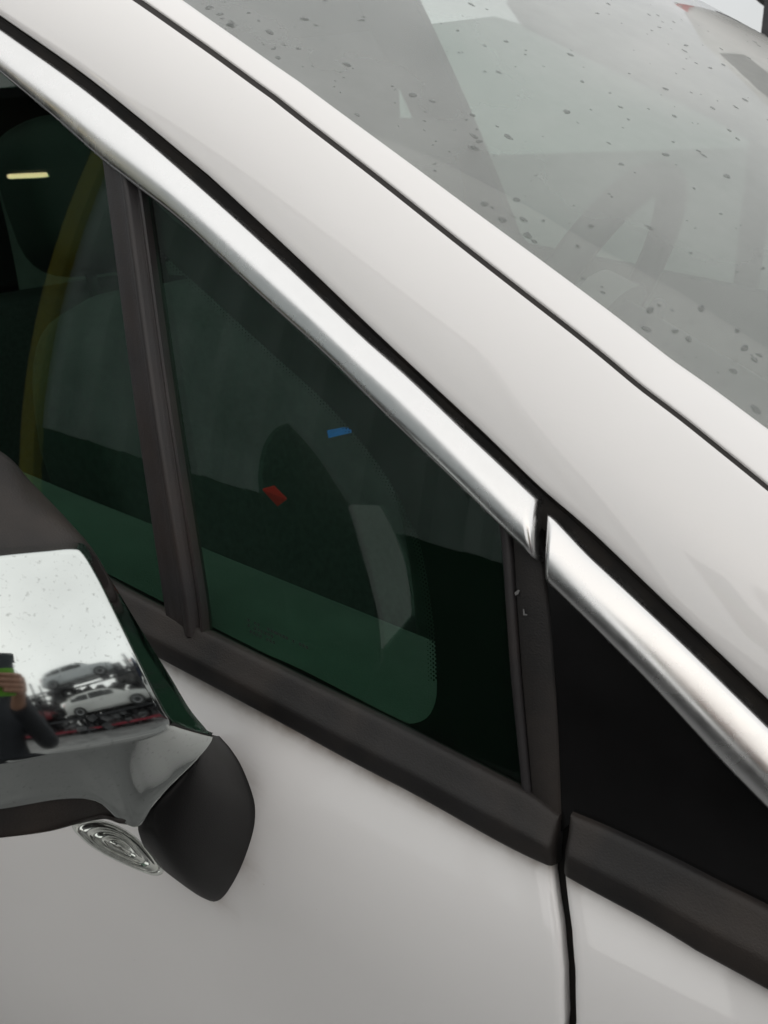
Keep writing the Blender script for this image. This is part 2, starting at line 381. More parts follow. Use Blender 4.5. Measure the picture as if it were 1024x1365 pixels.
# ---- belt mouldings
BT_UP = [(-300, 522), (-100, 632), (60, 722), (120, 760), (173, 791), (224, 817), (282, 846), (350, 880), (423, 916), (541, 974), (650, 1030), (705, 1059), (745, 1088)]
BT_LO = [(-300, 590), (-100, 703), (60, 792), (120, 826), (180, 858), (238, 889), (310, 927), (394, 972), (470, 1014), (560, 1061), (654, 1114), (700, 1138), (741, 1156)]
BP = [(0, 0.0), (0.015, 0.004), (0.05, 0.0078), (0.1, 0.0088), (0.3, 0.0098), (0.42, 0.0103), (0.47, 0.0102), (0.52, 0.0095), (0.6, 0.0078), (0.7, 0.0058), (0.8, 0.0040), (0.9, 0.0022), (0.97, 0.0008), (1, -0.001)]
strip('belt_moulding', BT_LO, BT_UP, BP, PLAST, door, n=120, endr=(0, 0.004), lift=(0.004, 0))
FT_UP = [(761, 1086), (800, 1102), (833, 1117), (900, 1149), (960, 1180), (1024, 1212), (1130, 1268), (1300, 1360)]
FT_LO = [(751, 1164), (790, 1186), (833, 1209), (900, 1245), (960, 1277), (1024, 1312), (1130, 1372), (1300, 1468)]
strip('belt_moulding', FT_LO, FT_UP, BP, PLAST, wing, n=90, endr=(0.004, 0), lift=(0.004, 0))

# ---- divider bar and rear post of the quarter light
BL = [(133, 190), (138, 219), (149, 302), (166, 434), (183, 560), (202, 690), (219, 803), (224, 832)]
BR = [(186, 225), (192, 256), (206, 358), (219, 455), (234, 560), (254, 690), (271, 800), (276, 852)]
BPF = [(0, -0.002), (0.02, 0.001), (0.06, 0.0022), (0.3, 0.0026), (0.5, 0.0032), (0.58, 0.0052), (0.64, 0.0066), (0.70, 0.0066), (0.75, 0.0048), (0.79, 0.0006), (0.84, -0.0008), (0.87, 0.0010), (0.92, 0.0022), (0.97, 0.0016), (1, -0.002)]
strip('divider_bar', BL, BR, BPF, BAR, door, off=-0.001, n=60)
SL = [(660, 690), (666, 716), (672, 800), (679, 900), (687, 980), (695, 1060)]
SR = [(676, 690), (682, 716), (687, 800), (694, 900), (701, 980), (709, 1066)]
strip('glass_seal', SL, SR, [(0, -0.003), (0.12, 0.0), (0.3, 0.001), (0.7, 0.001), (0.88, 0.0), (1, -0.003)], BAR, door, off=-0.002, n=40)
PL = [(674, 680), (682, 716), (687, 800), (694, 900), (701, 980), (709, 1072)]
PR = [(717, 680), (722, 716), (733, 800), (739, 868), (746, 980), (750, 1095)]
strip('quarter_post', PL, PR, [(0, -0.004), (0.04, -0.0005), (0.1, 0.0), (0.85, 0.0006), (0.93, -0.0005), (1, -0.006)], PLAST, door, off=-0.0025, n=40)
GLP = [(717, 650), (722, 716), (732, 800), (738, 868), (745, 980), (747, 1100), (741, 1160)]
GRP = [(736, 650), (736, 716), (746, 800), (751, 868), (758, 980), (766, 1100), (760, 1165)]
strip('gap_seal', GLP, GRP, [(0, -0.008), (0.5, -0.007), (1, -0.008)], RUBBER, door, off=-0.004, n=40)

# ---- side glass
def pane(name, lowpx, uppx, off, thick, mt, parent, n=40, mm=20):
    lo = np.array([U(*p, off) for p in smoothpts(lowpx, n)]); up = np.array([U(*p, off) for p in smoothpts(uppx, n)])
    A = []
    for i in range(n):
        row = []
        for t in np.linspace(0, 1, mm):
            q = lo[i] + (up[i] - lo[i]) * t; q = np.array([q[0], S(q[0], q[2]), q[2]]) + N(q[0], q[2]) * off; row.append(q)
        A.append(row)
    A = np.array(A); nd = -NP(A[n // 2, mm // 2])
    return sheet(name, A, mt, parent, thick=thick, tdir=nd)
GOFF = -0.0045
pane('quarter_glass', [(262, 858), (350, 897), (450, 946), (560, 1000), (640, 1040), (712, 1078)],
     [(186, 236), (260, 302), (352, 388), (438, 466), (560, 590), (690, 715)], GOFF, 0.0032, SIDEGL, door)
wl = np.array([U(*p, GOFF) for p in smoothpts([(-60, 668), (0, 705), (120, 775), (236, 842)], 24)])
wu = np.array([U(*p, GOFF) for p in smoothpts([(-60, 34), (0, 82), (80, 152), (176, 233)], 24)])
dl, du = unit(wl[0] - wl[4]), unit(wu[0] - wu[4])
wl = np.vstack([[wl[0] + dl * k for k in np.linspace(0.5, 0.03, 8)], wl]); wu = np.vstack([[wu[0] + du * k for k in np.linspace(0.35, 0.02, 8)], wu])
A = []
for a_, b_ in zip(wl, wu):
    row = []
    for t in np.linspace(0, 1, 24):
        q = a_ + (b_ - a_) * t; row.append(np.array([q[0], S(q[0], q[2]), q[2]]) + N(q[0], q[2]) * GOFF)
    A.append(row)
sheet('window_glass', A, SIDEGL, door, thick=0.0032, tdir=-NP(A[20][12]))
# black printed border of the quarter glass, on the inner face
FO = GOFF - 0.0038
FI = [(209, 322), (240, 352), (266, 375), (317, 422), (373, 473), (421, 516), (459, 555), (498, 602), (532, 654), (551, 695), (562, 719), (573, 775), (579, 820), (582, 853), (584, 912), (581, 935), (571, 953), (553, 961), (538, 958), (480, 929), (400, 888), (330, 858), (287, 838)]
FOUT = [(196, 250), (230, 285), (262, 308), (310, 352), (365, 404), (425, 460), (480, 512), (540, 570), (590, 620), (640, 668), (690, 718), (698, 790), (703, 850), (707, 900), (709, 950), (710, 990), (712, 1040), (712, 1075), (640, 1040), (520, 980), (420, 932), (340, 893), (272, 862)]
fi = np.array([U(*p, FO) for p in smoothpts(FI, 130)])
fo = np.array([U(*p, FO) for p in FOUT])
Li = np.concatenate([[0], np.cumsum(np.linalg.norm(np.diff(fi, axis=0), axis=1))])
# match the outer outline to the inner one, knot by knot
fik = np.array([U(*p, FO) for p in FI]); kn = [Li[int(np.argmin(np.linalg.norm(fi - q, axis=1)))] for q in fik]
fo2 = np.stack([np.interp(Li, kn, fo[:, k]) for k in range(3)], 1)
def onS(q, off): return np.array([q[0], S(q[0], q[2]), q[2]]) + N(q[0], q[2]) * off
A = np.array([[onS(fi[i] + (fo2[i] - fi[i]) * t, FO) for t in np.linspace(0, 1, 10)] for i in range(len(fi))])
frit = sheet('printed_border', A, FRIT, door, thick=0.0004, tdir=-NP(fi[60]))
# fade-out dots along its edge
V, F = [], []
dense = smoothpts(FI[:15], 260)
for i in range(2, 258):
    p = dense[i]; tng = unit(dense[min(i + 1, 259)] - dense[i - 1]); nn = np.array([-tng[1], tng[0]])
    if nn[0] > 0: nn = -nn
    for k in range(4):
        if (i + k) % 2: continue
        q = p + nn * (2.0 + 3.4 * k); r = (0.00078, 0.00066, 0.0005, 0.00034)[k]
        c = U(q[0], q[1], FO); n3 = NP(c); a = unit(np.cross(n3, (0, 0, 1))); b = np.cross(n3, a)
        o = len(V); V.append(c)
        for t in range(8): V.append(c + r * (a * math.cos(t * math.pi / 4) + b * math.sin(t * math.pi / 4)))
        F += [(o, o + 1 + t, o + 1 + (t + 1) % 8) for t in range(8)]
dots = build('border_dots', V, F, FRIT, door, smooth=False); tag(dots, kind='stuff')
# maker's mark etched low in the glass (too small to read)
V, F = [], []
for r0, x0, nrow in ((0, 330, 9), (1, 326, 9), (2, 333, 8), (0, 368, 10)):
    for k in range(nrow):
        px, py = x0 + k * 4.4, 824 + (x0 - 330) * 0.47 + k * 2.05 + r0 * 7
        if random.random() < 0.15: continue
        a, b, c, d = [U(px + dx, py + dy + dx * 0.47, GOFF + 0.0002) for dx, dy in ((0, 0), (2.2 + random.random(), 0), (2.2 + random.random(), 4.0), (0, 4.0))]
        o = len(V); V += [a, b, c, d]; F.append((o, o + 1, o + 2, o + 3))
mk = build('etched_mark', V, F, mat('etch_grey', (0.010, 0.016, 0.014), 0.6), door, smooth=False)

# small scuffs on the post
V, F = [], []
for px in ([(686, 790), (691, 786), (693, 787), (691, 792), (687, 794)], [(697, 812), (699, 812), (699.5, 818), (703, 819), (703, 820.5), (697.5, 820)], [(676, 745), (678, 744), (678, 747), (676.5, 748)]):
    o = len(V); V += [U(*p, -0.0012) for p in px]; F.append(tuple(range(o, o + len(px))))
build('paint_scuff', V, F, mat('scuff_pale', (0.13, 0.13, 0.13), 0.8), door, smooth=False)
# ---- black triangular panel ahead of the door
pane('black_panel', [(748, 1108), (766, 1098), (833, 1127), (900, 1158), (1024, 1222), (1130, 1280), (1290, 1366)],
     [(728, 768), (742, 783), (787, 824), (870, 908), (970, 1015), (1130, 1180), (1290, 1340)], -0.004, 0.004, GBLACK, wing)

# ---- windscreen pillar: section turns from the side towards the windscreen
JX = [(-110, -215), (60, -85), (184, 0), (273, 61), (332, 104), (400, 156), (490, 225), (583, 299), (668, 366), (766, 442), (887, 540), (997, 626), (1060, 678), (1180, 775), (1330, 897)]
GX = [(-110, -255), (90, -108), (244, 0), (325, 56), (400, 109), (500, 182), (607, 261), (690, 322), (766, 378), (887, 470), (950, 517), (1024, 570), (1090, 618), (1200, 700), (1350, 810)]
def fy(tab, x):
    tx = [p[0] for p in tab]; ty = [p[1] for p in tab]
    return float(np.interp(x, tx, ty))
NST = 120
c1 = np.array([U(*p, 0.0005) for p in smoothpts(C1P, NST)])
# carry the pillar on beyond the frame
d0 = unit(c1[0] - c1[6]); d1 = unit(c1[-1] - c1[-7])
c1 = np.vstack([[c1[0] + d0 * k for k in np.linspace(0.30, 0.02, 14)], c1, [c1[-1] + d1 * k for k in np.linspace(0.02, 0.28, 14)]])
TT = np.gradient(c1, axis=0)
from functools import lru_cache
def section(i, w, a0=-4, a1=56, W0=0.105):
    T = unit(TT[i]); ns = NP(c1[i]); ns = unit(ns - T * (ns @ T)); e1 = np.cross(T, ns)
    if e1[2] < 0: e1 = -e1
    p = c1[i].copy(); nst = 14
    for k in range(nst):
        a = math.radians(a0 + (a1 - a0) * min(1.0, (k + 0.5) / nst * w / W0)); p += (math.cos(a) * e1 - math.sin(a) * ns) * (w / nst)
    a = math.radians(a0 + (a1 - a0) * min(1.0, w / W0))
    return p, math.cos(a) * ns + math.sin(a) * e1, math.cos(a) * e1 - math.sin(a) * ns
def solve(i, tab, dy=0):
    a, b = 0.005, 0.30
    for _ in range(26):
        mm = (a + b) / 2; q = proj(section(i, mm)[0])
        if q[1] > fy(tab, q[0]) + dy: a = mm
        else: b = mm
    return (a + b) / 2
IDX = list(range(0, len(c1)))
w2 = np.array([solve(i, JX, 5.0) for i in IDX]); w2b = np.array([solve(i, JX, -5.0) for i in IDX]); w3 = np.array([solve(i, GX) for i in IDX])
def steady(w):                     # outside the frame keep the last widths
    w = w.copy(); ok = [i for i in IDX if -60 < proj(c1[i])[0] < 1100 and -40 < proj(section(i, w[i])[0])[1] and proj(section(i, w[i])[0])[0] < 1100]
    w[:ok[0]] = w[ok[0]]; w[ok[-1]:] = w[ok[-1]]
    k = np.ones(9) / 9; return np.convolve(np.pad(w, 4, mode='edge'), k, 'valid')
w2, w2b, w3 = steady(w2), steady(w2b), steady(w3)
print('pillar widths', w2[::25], w3[::25])
def lay(i, w, d): p, n_, _ = section(i, w); return p + n_ * d
panel = cpart(sheet('pillar_panel', [[lay(i, 0.0, -0.014), lay(i, 0.0, -0.0040), lay(i, 0.0004, -0.0023), lay(i, 0.0012, -0.0011), lay(i, 0.0028, -0.0003), lay(i, 0.005, 0), lay(i, 0.007, 0)] +
        [lay(i, w, 0) for w in np.linspace(0.012, w2[i] - 0.003, 20)] + [lay(i, w2[i] - 0.0012, 0), lay(i, w2[i] - 0.0003, -0.0003), lay(i, w2[i], -0.001), lay(i, w2[i], -0.009)] for i in IDX], PAINT, sharp=70))
cpart(sheet('pillar_joint', [[lay(i, w, -0.0016) for w in np.linspace(w2[i] - 0.0002, w2b[i] + 0.0002, 4)] for i in IDX], mat('joint_rubber', (0.016, 0.013, 0.012), 0.7, var=0.2)))
cpart(sheet('screen_pillar', [[lay(i, w2b[i], -0.009), lay(i, w2b[i], -0.001), lay(i, w2b[i] + 0.0003, -0.0003), lay(i, w2b[i] + 0.0012, 0)] +
        [lay(i, w, 0) for w in np.linspace(w2b[i] + 0.003, w3[i] - 0.003, 10)] + [lay(i, w3[i] - 0.0012, 0), lay(i, w3[i] - 0.0003, -0.0004), lay(i, w3[i], -0.0012), lay(i, w3[i], -0.008)] for i in IDX], PAINT, sharp=70))

# ---- windscreen: the pillar's edge swept across the car on an arc
Q = np.array([lay(i, w3[i] + 0.0005, -0.0035) for i in IDX]); Q = np.array([smoothpts(Q[::9], 60)])[0]
AC = unit(np.array([unit(Q[-1] - Q[0])[0], 0, unit(Q[-1] - Q[0])[2]]))
n0 = section(70, w3[70], )[1]; WTH = math.radians(0.5)
_, nn_, ee_ = section(70, w3[70]); nw = math.cos(WTH) * nn_ + math.sin(WTH) * ee_
nw = unit(nw - AC * (nw @ AC)); dw = np.cross(nw, AC); dw = dw if dw[1] > 0 else -dw
WR, WL = 2.45, 1.40
def screen_pt(q, t, o=0.0):
    a = t / WR
    return q + dw * (WR * math.sin(a)) - nw * (WR * (1 - math.cos(a))) + (math.cos(a) * nw + math.sin(a) * dw) * o
def screen_n(t): a = t / WR; return math.cos(a) * nw + math.sin(a) * dw
TS = np.linspace(-0.004, WL, 60)
A = np.array([[screen_pt(q, t) for t in TS] for q in Q])
B = np.array([[screen_pt(q, t, -0.005) for t in TS] for q in Q])
V = list(A.reshape(-1, 3)) + list(B.reshape(-1, 3)); n_, m_ = A.shape[:2]; o_ = n_ * m_
F = grid_faces(n_, m_) + [tuple(reversed(f)) for f in grid_faces(n_, m_, o_)]
for j in range(m_ - 1):
    for i in (0, n_ - 1): F.append((i * m_ + j, i * m_ + j + 1, i * m_ + j + 1 + o_, i * m_ + j + o_))
for i in range(n_ - 1):
    for j in (0, m_ - 1): F.append((i * m_ + j, (i + 1) * m_ + j, (i + 1) * m_ + j + o_, i * m_ + j + o_))
screen = cpart(build('windscreen', V, F, SCREEN))
print('screen normal', nw, 'sweep', dw, 'axis', AC, 'far proj', proj(screen_pt(Q[20], WL)), proj(screen_pt(Q[40], WL)), screen_pt(Q[40], WL), 'Q', Q[0], Q[-1])

# ------------------------------------------------------------------ door mirror
mir = cpart(empty('door_mirror', (-0.22, -0.10, 0.93)))
mir.matrix_parent_inverse = Matrix.Translation(-Vector(CARLOC))
def mpart(o): o.parent = mir; o.matrix_parent_inverse = Matrix.Translation(-Vector((-0.22, -0.10, 0.93))); return o
NM = unit(np.array([0.795, -0.43, 0.44]))
_d = ray(283, 985); M0 = CAM + _d * ((-0.102 - CAM[1]) / _d[1])
def MP(px, py, off=0.0):
    d = ray(px, py); return CAM + d * (((M0 + NM * off - CAM) @ NM) / (d @ NM))
KN = [  # crease of the front face, outer edge of the chrome, set-back of that edge
 ((0, 741), (0, 731), .016), ((60, 735), (60, 727), .016), ((97, 732), (100, 723.5), .017), ((111, 738), (118, 730), .020),
 ((131, 771), (144, 767), .020), ((152, 813), (169, 807), .0205), ((176, 862), (199, 857), .021), ((200, 911), (226, 900), .022),
 ((219, 947), (253, 945), .024), ((228, 961), (274, 971), .027), ((227, 970), (283, 985), .029), ((217, 976), (262, 1013), .031),
 ((197, 982), (232, 1043), .038), ((171, 987), (204, 1074), .045), ((145, 992), (184, 1102), .053), ((120, 997), (158, 1092), .049),
 ((90, 1002), (128, 1068), .036), ((50, 1009), (80, 1066), .030), ((0, 1019), (0, 1079), .027), ((-80, 1029), (-80, 1086), .026),
 ((-160, 1019), (-175, 1070), .024), ((-215, 960), (-235, 978), .026), ((-226, 870), (-248, 868), .026), ((-190, 790), (-205, 775), .022), ((-110, 754), (-115, 742), .018)]
NK = 220
def knots(tab): return smoothpts([np.atleast_1d(v).ravel() for v in tab], 4)
def ring_of(tab):                  # same parameter on every loop: 'NK' points spread evenly over the knots
    P = np.array(tab, float); n = len(P); o = []
    for t in np.linspace(0, n, NK, endpoint=False):
        i = int(t); f = t - i; a, b, c, d = P[(i - 1) % n], P[i % n], P[(i + 1) % n], P[(i + 2) % n]
        o.append(0.5 * ((2 * b) + (c - a) * f + (2 * a - 5 * b + 4 * c - d) * f * f + (3 * b - a - 3 * c + d) * f ** 3))
    return np.array(o)
cr = ring_of([k[0] for k in KN]); ou = ring_of([k[1] for k in KN]); so = ring_of([[k[2]] for k in KN])[:, 0]
cc = np.array([10., 880.])
def bul(p): return 0.016 - 0.015 * ((p[0] - 20) / 235.) ** 2 - 0.0088 * ((p[1] - 890) / 150.) ** 2
rings = []
for r in np.linspace(0.04, 0.985, 26):
    rings.append([MP(*(cc + r * (cr[k] - cc)), bul(cc + r * (cr[k] - cc))) for k in range(NK)])
for t in (0.02, 0.05, 0.09, 0.14, 0.2, 0.3, 0.4, 0.5, 0.6, 0.7, 0.8, 0.88, 0.94, 0.98, 1.0):
    # a hollow flank that flips out into a fine lip
    rings.append([MP(*(cr[k] + t * (ou[k] - cr[k])), bul(cr[k]) * (1 - t) - so[k] * (t * 1.10 - 0.10 * t ** 6)) for k in range(NK)])
last = np.array(rings[-1]); inner = last - NM * 0.004 + (last.mean(0) - last) * 0.012
rings.append(list(inner))
cap = mpart(loft('chrome_cap', rings, CAPCHR, cap1=False, sharp=85))
# black shell behind the chrome
BK = {0: (0, 601), 1: (42, 643), 2: (82, 684), 3: (106, 712), 4: (126, 742), 24: (-115, 545), 23: (-215, 600), 22: (-262, 760), 21: (-250, 940)}
LW = {18: (0, 1117), 17: (62, 1109), 16: (106, 1098), 15: (140, 1092), 14: (170, 1098), 19: (-80, 1124), 20: (-170, 1105)}
l3, l4, l5 = [], [], []
for i, (a, b, s_) in enumerate(KN):
    o3 = MP(*b, -s_); cen = MP(10, 880, -s_)
    p3 = MP(*LW[i], -s_ - 0.010) if i in LW else o3 - NM * 0.004 + unit(o3 - cen) * 0.0006
    l3.append(p3)
    if i in BK: p4 = MP(*BK[i], -0.050)
    elif i in LW: p4 = MP(LW[i][0] - 10, LW[i][1] - 10, -0.050)
    else: f_ = min(1, max(0, (i - 4) / 5)); p4 = o3 - NM * (0.032 - 0.012 * f_) + (cen - o3) * (0.04 + 0.07 * f_)
    l4.append(p4); l5.append(p4 - NM * 0.035 + (cen - p4) * 0.10)
q2 = last - NM * 0.0015 + (last.mean(0) - last) * 0.008
R3, R4, R5 = ring_of(l3), ring_of(l4), ring_of(l5)
hr = [q2, R3] + [R3 + (R4 - R3) * t + NM * 0.006 * math.sin(math.pi * t) for t in (0.2, 0.4, 0.6, 0.8, 0.95)] + [R4 - NM * (0.042 * math.sin(t * math.pi / 2)) + (R4.mean(0) - R4) * (0.55 * (1 - math.cos(t * math.pi / 2))) for t in np.linspace(0, 1, 8)]
mpart(loft('mirror_shell', hr, PLAST, cap0=False, sharp=60))
# arm from the door to the mirror head
lip = [(284, 977), (264, 1008), (238, 1035), (209, 1065), (194, 1089), (184, 1101)]
lip3 = smoothpts([MP(*p, -o - 0.006) for p, o in zip(lip, (.029, .032, .037, .043, .049, .053))], 50)
bs3 = smoothpts([U(*p, 0.001) for p in [(291, 981), (306, 998), (321, 1022), (334, 1055), (339, 1080), (336, 1110), (323, 1150), (307, 1182), (292, 1200), (275, 1199), (240, 1176), (212, 1155)]], 50)
ar = []
for i in range(50):
    a_, b_ = lip3[i], bs3[i]; e_ = math.sin(math.pi * min(1, max(0, i / 49)))
    mdl = unit(CAM - (a_ + b_) / 2) * 0.5 + NP(b_) * 0.7
    row = [a_ + np.array([-0.006, 0.0, 0]) * 1.0 + (b_ - a_) * 0.05 - NM * 0.004] + [a_ + (b_ - a_) * v + mdl * (0.004 + 0.016 * e_) * (math.sin(math.pi * v ** 0.85) ** 0.8) for v in np.linspace(0, 1, 18)]
    row += [b_ - NP(b_) * 0.006]; ar.append(row)
mpart(sheet('mirror_arm', ar, ARMP, sharp=75))
# clear lamp lens under the head
LN = [(96, 1101), (112, 1121), (135, 1137), (165, 1152), (200, 1166), (214, 1166), (218, 1160), (206, 1142), (188, 1122), (168, 1106), (140, 1094), (115, 1092)]
ll = np.array([MP(x, y, -0.046 - 0.025 * (x - 96) / 120) for x, y in smoothpts(LN, 80, closed=True)]); lc = ll.mean(0); lt = unit(CAM - lc)
LENS = glass_mat('lamp_lens', (0.93, 0.95, 0.93), film=0.02, ior=1.6)
mpart(loft('lamp_lens', [[lc + r * (q - lc) + lt * 0.008 * (1 - r ** 2.4) for q in ll] for r in np.linspace(0.05, 1, 12)] + [[q - lt * 0.006 for q in ll]], LENS))
rl = []
for r in np.linspace(0.05, 0.93, 24):
    rl.append([lc + r * (q - lc) + lt * (0.003 * (1 - r ** 2) + 0.0010 * math.sin(r * 20) - 0.003) for q in ll])
mpart(loft('lamp_reflector', rl + [[lc + 0.93 * (q - lc) - lt * 0.008 for q in ll]], mat('lamp_metal', (0.80, 0.80, 0.78), 0.12, metal=1.0, var=0.15, vscale=120)))

# ------------------------------------------------------------------ cabin
BLK = mat('cabin_black', (0.003, 0.003, 0.003), 0.9)
DARK = mat('cabin_dark', (0.012, 0.012, 0.013), 0.7, var=0.2, vscale=20)
SEAT = mat('seat_cloth', (0.045, 0.045, 0.047), 0.9, var=0.25, vscale=120, bump=0.5, bscale=700)
LEDGE = mat('ledge_plastic', (0.115, 0.117, 0.115), 0.75, var=0.12, vscale=25, bump=0.4, bscale=900)
GREY = mat('trim_grey', (0.34, 0.35, 0.34), 0.6, var=0.25, vscale=70)
LIN = mat('roof_lining', (0.22, 0.22, 0.215), 0.95, var=0.06)
DASH = mat('dash_plastic', (0.11, 0.112, 0.11), 0.75, var=0.12, vscale=30, bump=0.4, bscale=800)
def belt_plane(px, py, hz):
    d = ray(px, py); k = (ZB0 + MB * CAM[0] + hz - CAM[2]) / (d[2] - MB * d[0]); return CAM + d * k
# ledge of the door trim behind the glass
far = [belt_plane(x, y, 0.030) for x, y in [(-220, 520), (45, 637), (200, 700), (270, 732), (420, 793), (580, 858), (760, 935)]]
far = smoothpts(far, 40); A = []
for p in far:
    near = spt(p[0], 0.030 + 0.0, -0.016)
    row = [near + (p - near) * t + np.array([0, 0, 0.004 * math.sin(math.pi * t)]) for t in np.linspace(0, 1, 8)]
    row += [p + np.array([0, 0.006, -0.003]), p + np.array([0, 0.010, -0.012]), p + np.array([0.0, 0.016, -0.06]), p + np.array([0.0, 0.03, -0.35])]
    A.append(row)
dpart(sheet('door_ledge', A, LEDGE, sharp=60))
# seats
def seat(loc, mirror=False):
    s = cpart(empty('front_seat', loc)); s.matrix_parent_inverse = Matrix.Translation(-Vector(CARLOC))
    def sp(o): o.parent = s; return o
    from mathutils import Euler
    def bolster(V):
        V = V.copy(); e = np.clip(np.abs(V[:, 1]) / 0.24, 0, 1); V[:, 0] += 0.05 * e ** 2; V[:, 1] *= 1 - 0.25 * np.clip(V[:, 2] / 0.32, 0, 1) ** 2; return V
    sp(superbox('backrest', (0.16, 0.50, 0.64), SEAT, loc=(-0.22, 0, 0.38), rot=Euler((0, math.radians(-22), 0)), f=bolster, nu=32, nv=20))
    sp(superbox('cushion', (0.54, 0.52, 0.18), SEAT, loc=(0.06, 0, 0.06), rot=Euler((0, math.radians(-8), 0)), nu=28, nv=14))
    sp(superbox('headrest', (0.10, 0.27, 0.19), DARK, loc=(-0.38, 0, 0.80), rot=Euler((0, math.radians(-14), 0)), e=0.5, nu=28, nv=16))
    for k in (-0.06, 0.06): sp(tube('headrest_post', [(-0.345, k, 0.64), (-0.365, k, 0.74)], 0.007, DARK, n=6))
    return s
ds = seat((-0.46, 0.47, 0.52)); seat((-0.46, 1.23, 0.52))
# steering wheel with hub, spokes and column
sw = cpart(empty('steering_wheel', (-0.20, 0.50, 1.19))); sw.matrix_parent_inverse = Matrix.Translation(-Vector(CARLOC))
ax = unit(np.array([-0.90, 0.0, 0.44])); ua = np.array([0, 1., 0]); ub = np.cross(ax, ua); ub = ub if ub[2] > 0 else -ub
def wp(a, r, d=0.0): return ua * (r * math.cos(a)) + ub * (r * math.sin(a)) + ax * d
def wpart(o): o.parent = sw; return o
WHL = mat('wheel_grey', (0.035, 0.035, 0.036), 0.6, var=0.1)
wpart(tube('rim', [wp(a, 0.158) for a in np.linspace(0, 2 * math.pi, 20, endpoint=False)], 0.0155, WHL, closed=True, n=64))
hubr = [[wp(a, r * (1.0 + 0.12 * math.cos(2 * a)), d) for a in np.linspace(0, 2 * math.pi, 24, endpoint=False)] for r, d in ((0.012, 0.020), (0.05, 0.018), (0.070, 0.006), (0.072, -0.03))]
wpart(loft('hub', hubr, DASH))
for a in (math.radians(8), math.radians(172), math.radians(255), math.radians(285)):
    wpart(tube('spoke', [wp(a, 0.055, -0.005), wp(a, 0.10, -0.004), wp(a, 0.152, 0)], lambda t: 0.018 - 0.006 * t, WHL, n=10))
wpart(tube('column', [(0, 0, 0), tuple(-ax * 0.25)], 0.05, DARK, n=6))
for s_ in (-1, 1): wpart(tube('stalk', [tuple(-ax * 0.05 + ua * 0.04 * s_), tuple(-ax * 0.04 + ua * 0.15 * s_ + np.array([0, 0, 0.02]))], 0.009, DARK, n=8))
# dashboard: deep shelf under the windscreen with a binnacle hood
A = []
for y in np.linspace(0.12, 1.58, 60):
    hood = 0.075 * math.exp(-((y - 0.62) / 0.20) ** 4); row = []
    for x, z in ((0.62, 0.86), (0.45, 0.95), (0.25, 0.99), (0.12, 1.00 + hood * 0.5), (0.04, 1.005 + hood), (-0.01, 0.99 + hood), (-0.03, 0.96 + hood * 0.6), (-0.04, 0.86), (0.02, 0.70), (0.06, 0.5)):
        yy = (y - 0.85) / 0.73; row.append((x - 0.10 * yy * yy, y, z - 0.025 * yy ** 4))
    A.append(row)
dash = cpart(sheet('dashboard', A, DASH, sharp=60))
# red tag and blue label seen through the quarter glass
def rayy(px, py, y): d = ray(px, py); return CAM + d * ((y - CAM[1]) / d[1])
ps = smoothpts([rayy(x, y, 0.23) for x, y in [(498, 560), (512, 610), (530, 670), (545, 740), (552, 810), (560, 880)]], 24)
dpart(sheet('dash_end_panel', [[p, p + np.array([0.012, -0.012, 0.004]), p + np.array([0.04, -0.02, 0.008]), p + np.array([0.09, -0.02, 0.012])] for p in ps], mat('panel_grey', (0.10, 0.105, 0.10), 0.7, var=0.25, vscale=30)))
def tagbox(name, px, mt, y, parent):
    ym = sum(q[1] for q in px) / len(px); P4 = [rayy(x, yy, y + (0.012 if yy < ym else -0.012)) for x, yy in px]; P4b = [p + np.array([-0.002, 0.003, 0]) for p in P4]
    return build(name, P4 + P4b, [(0, 1, 2, 3), (7, 6, 5, 4), (0, 4, 5, 1), (1, 5, 6, 2), (2, 6, 7, 3), (3, 7, 4, 0)], mt, parent, smooth=False)
cpart(tagbox('red_tag', [(350, 653), (365, 649), (382, 666), (370, 675)], mat('red_tag', (0.95, 0.03, 0.03), 0.5), 0.195, None))
cpart(tagbox('blue_label', [(436, 575), (458, 571), (480, 573), (476, 582), (438, 584)][0:2] + [(480, 574), (438, 584)], mat('blue_label', (0.015, 0.22, 0.9), 0.5), 0.28, None))
# floor, roof lining, far side, added blackout panels, rear bulkhead
V, F = [], []; box(V, F, (-2.6, 0.0, 0.28), (0.8, 1.7, 0.33)); cpart(build('floor_pan', V, F, DARK, smooth=False))
top = np.array([screen_pt(Q[0], t) for t in TS])
A = [[p + np.array([-k, 0.0, 0.10 * math.sin(min(1, k / 1.6) * 1.5) * 0.6]) for p in top] for k in np.linspace(-0.01, 1.9, 20)]
cpart(sheet('roof', A, PAINT)); cpart(sheet('roof_lining', np.array(A) - np.array([0, 0, 0.03]), LIN))
fe = np.array([screen_pt(q, WL) for q in Q])
cpart(sheet('far_pillar', [[p, p + np.array([0, .03, -.012]), p + np.array([0, .075, -.06]), p + np.array([-0.02, .06, -.10]), p + np.array([-0.03, .0, -.06]), p + np.array([0, -0.02, -0.012])] for p in fe], PAINT))
def farside(x, z): return 1.70 - S(x, z) + 0.0
A = [[(x, farside(x, ZB0 + MB * x + h), ZB0 + MB * x + h) for x in np.linspace(-2.5, 0.9, 30)] for h in np.linspace(0.02, -0.66, 16)]
cpart(sheet('far_door', A, PAINT)); cpart(sheet('far_door_card', np.array(A) - np.array([0, 0.04, 0]), mat('card_grey', (0.22, 0.225, 0.22), 0.8, var=0.1)))
for x0, x1 in ((-0.95, -0.80), (-1.9, -1.75)):
    A = [[(x - h * 0.35, farside(x, ZB0 + MB * x + h) - 0.01, ZB0 + MB * x + h) for x in (x0, (x0 + x1) / 2, x1)] for h in np.linspace(0, 0.56, 10)]
    cpart(sheet('far_post', A, DARK, thick=0.03, tdir=(0, -1, 0)))
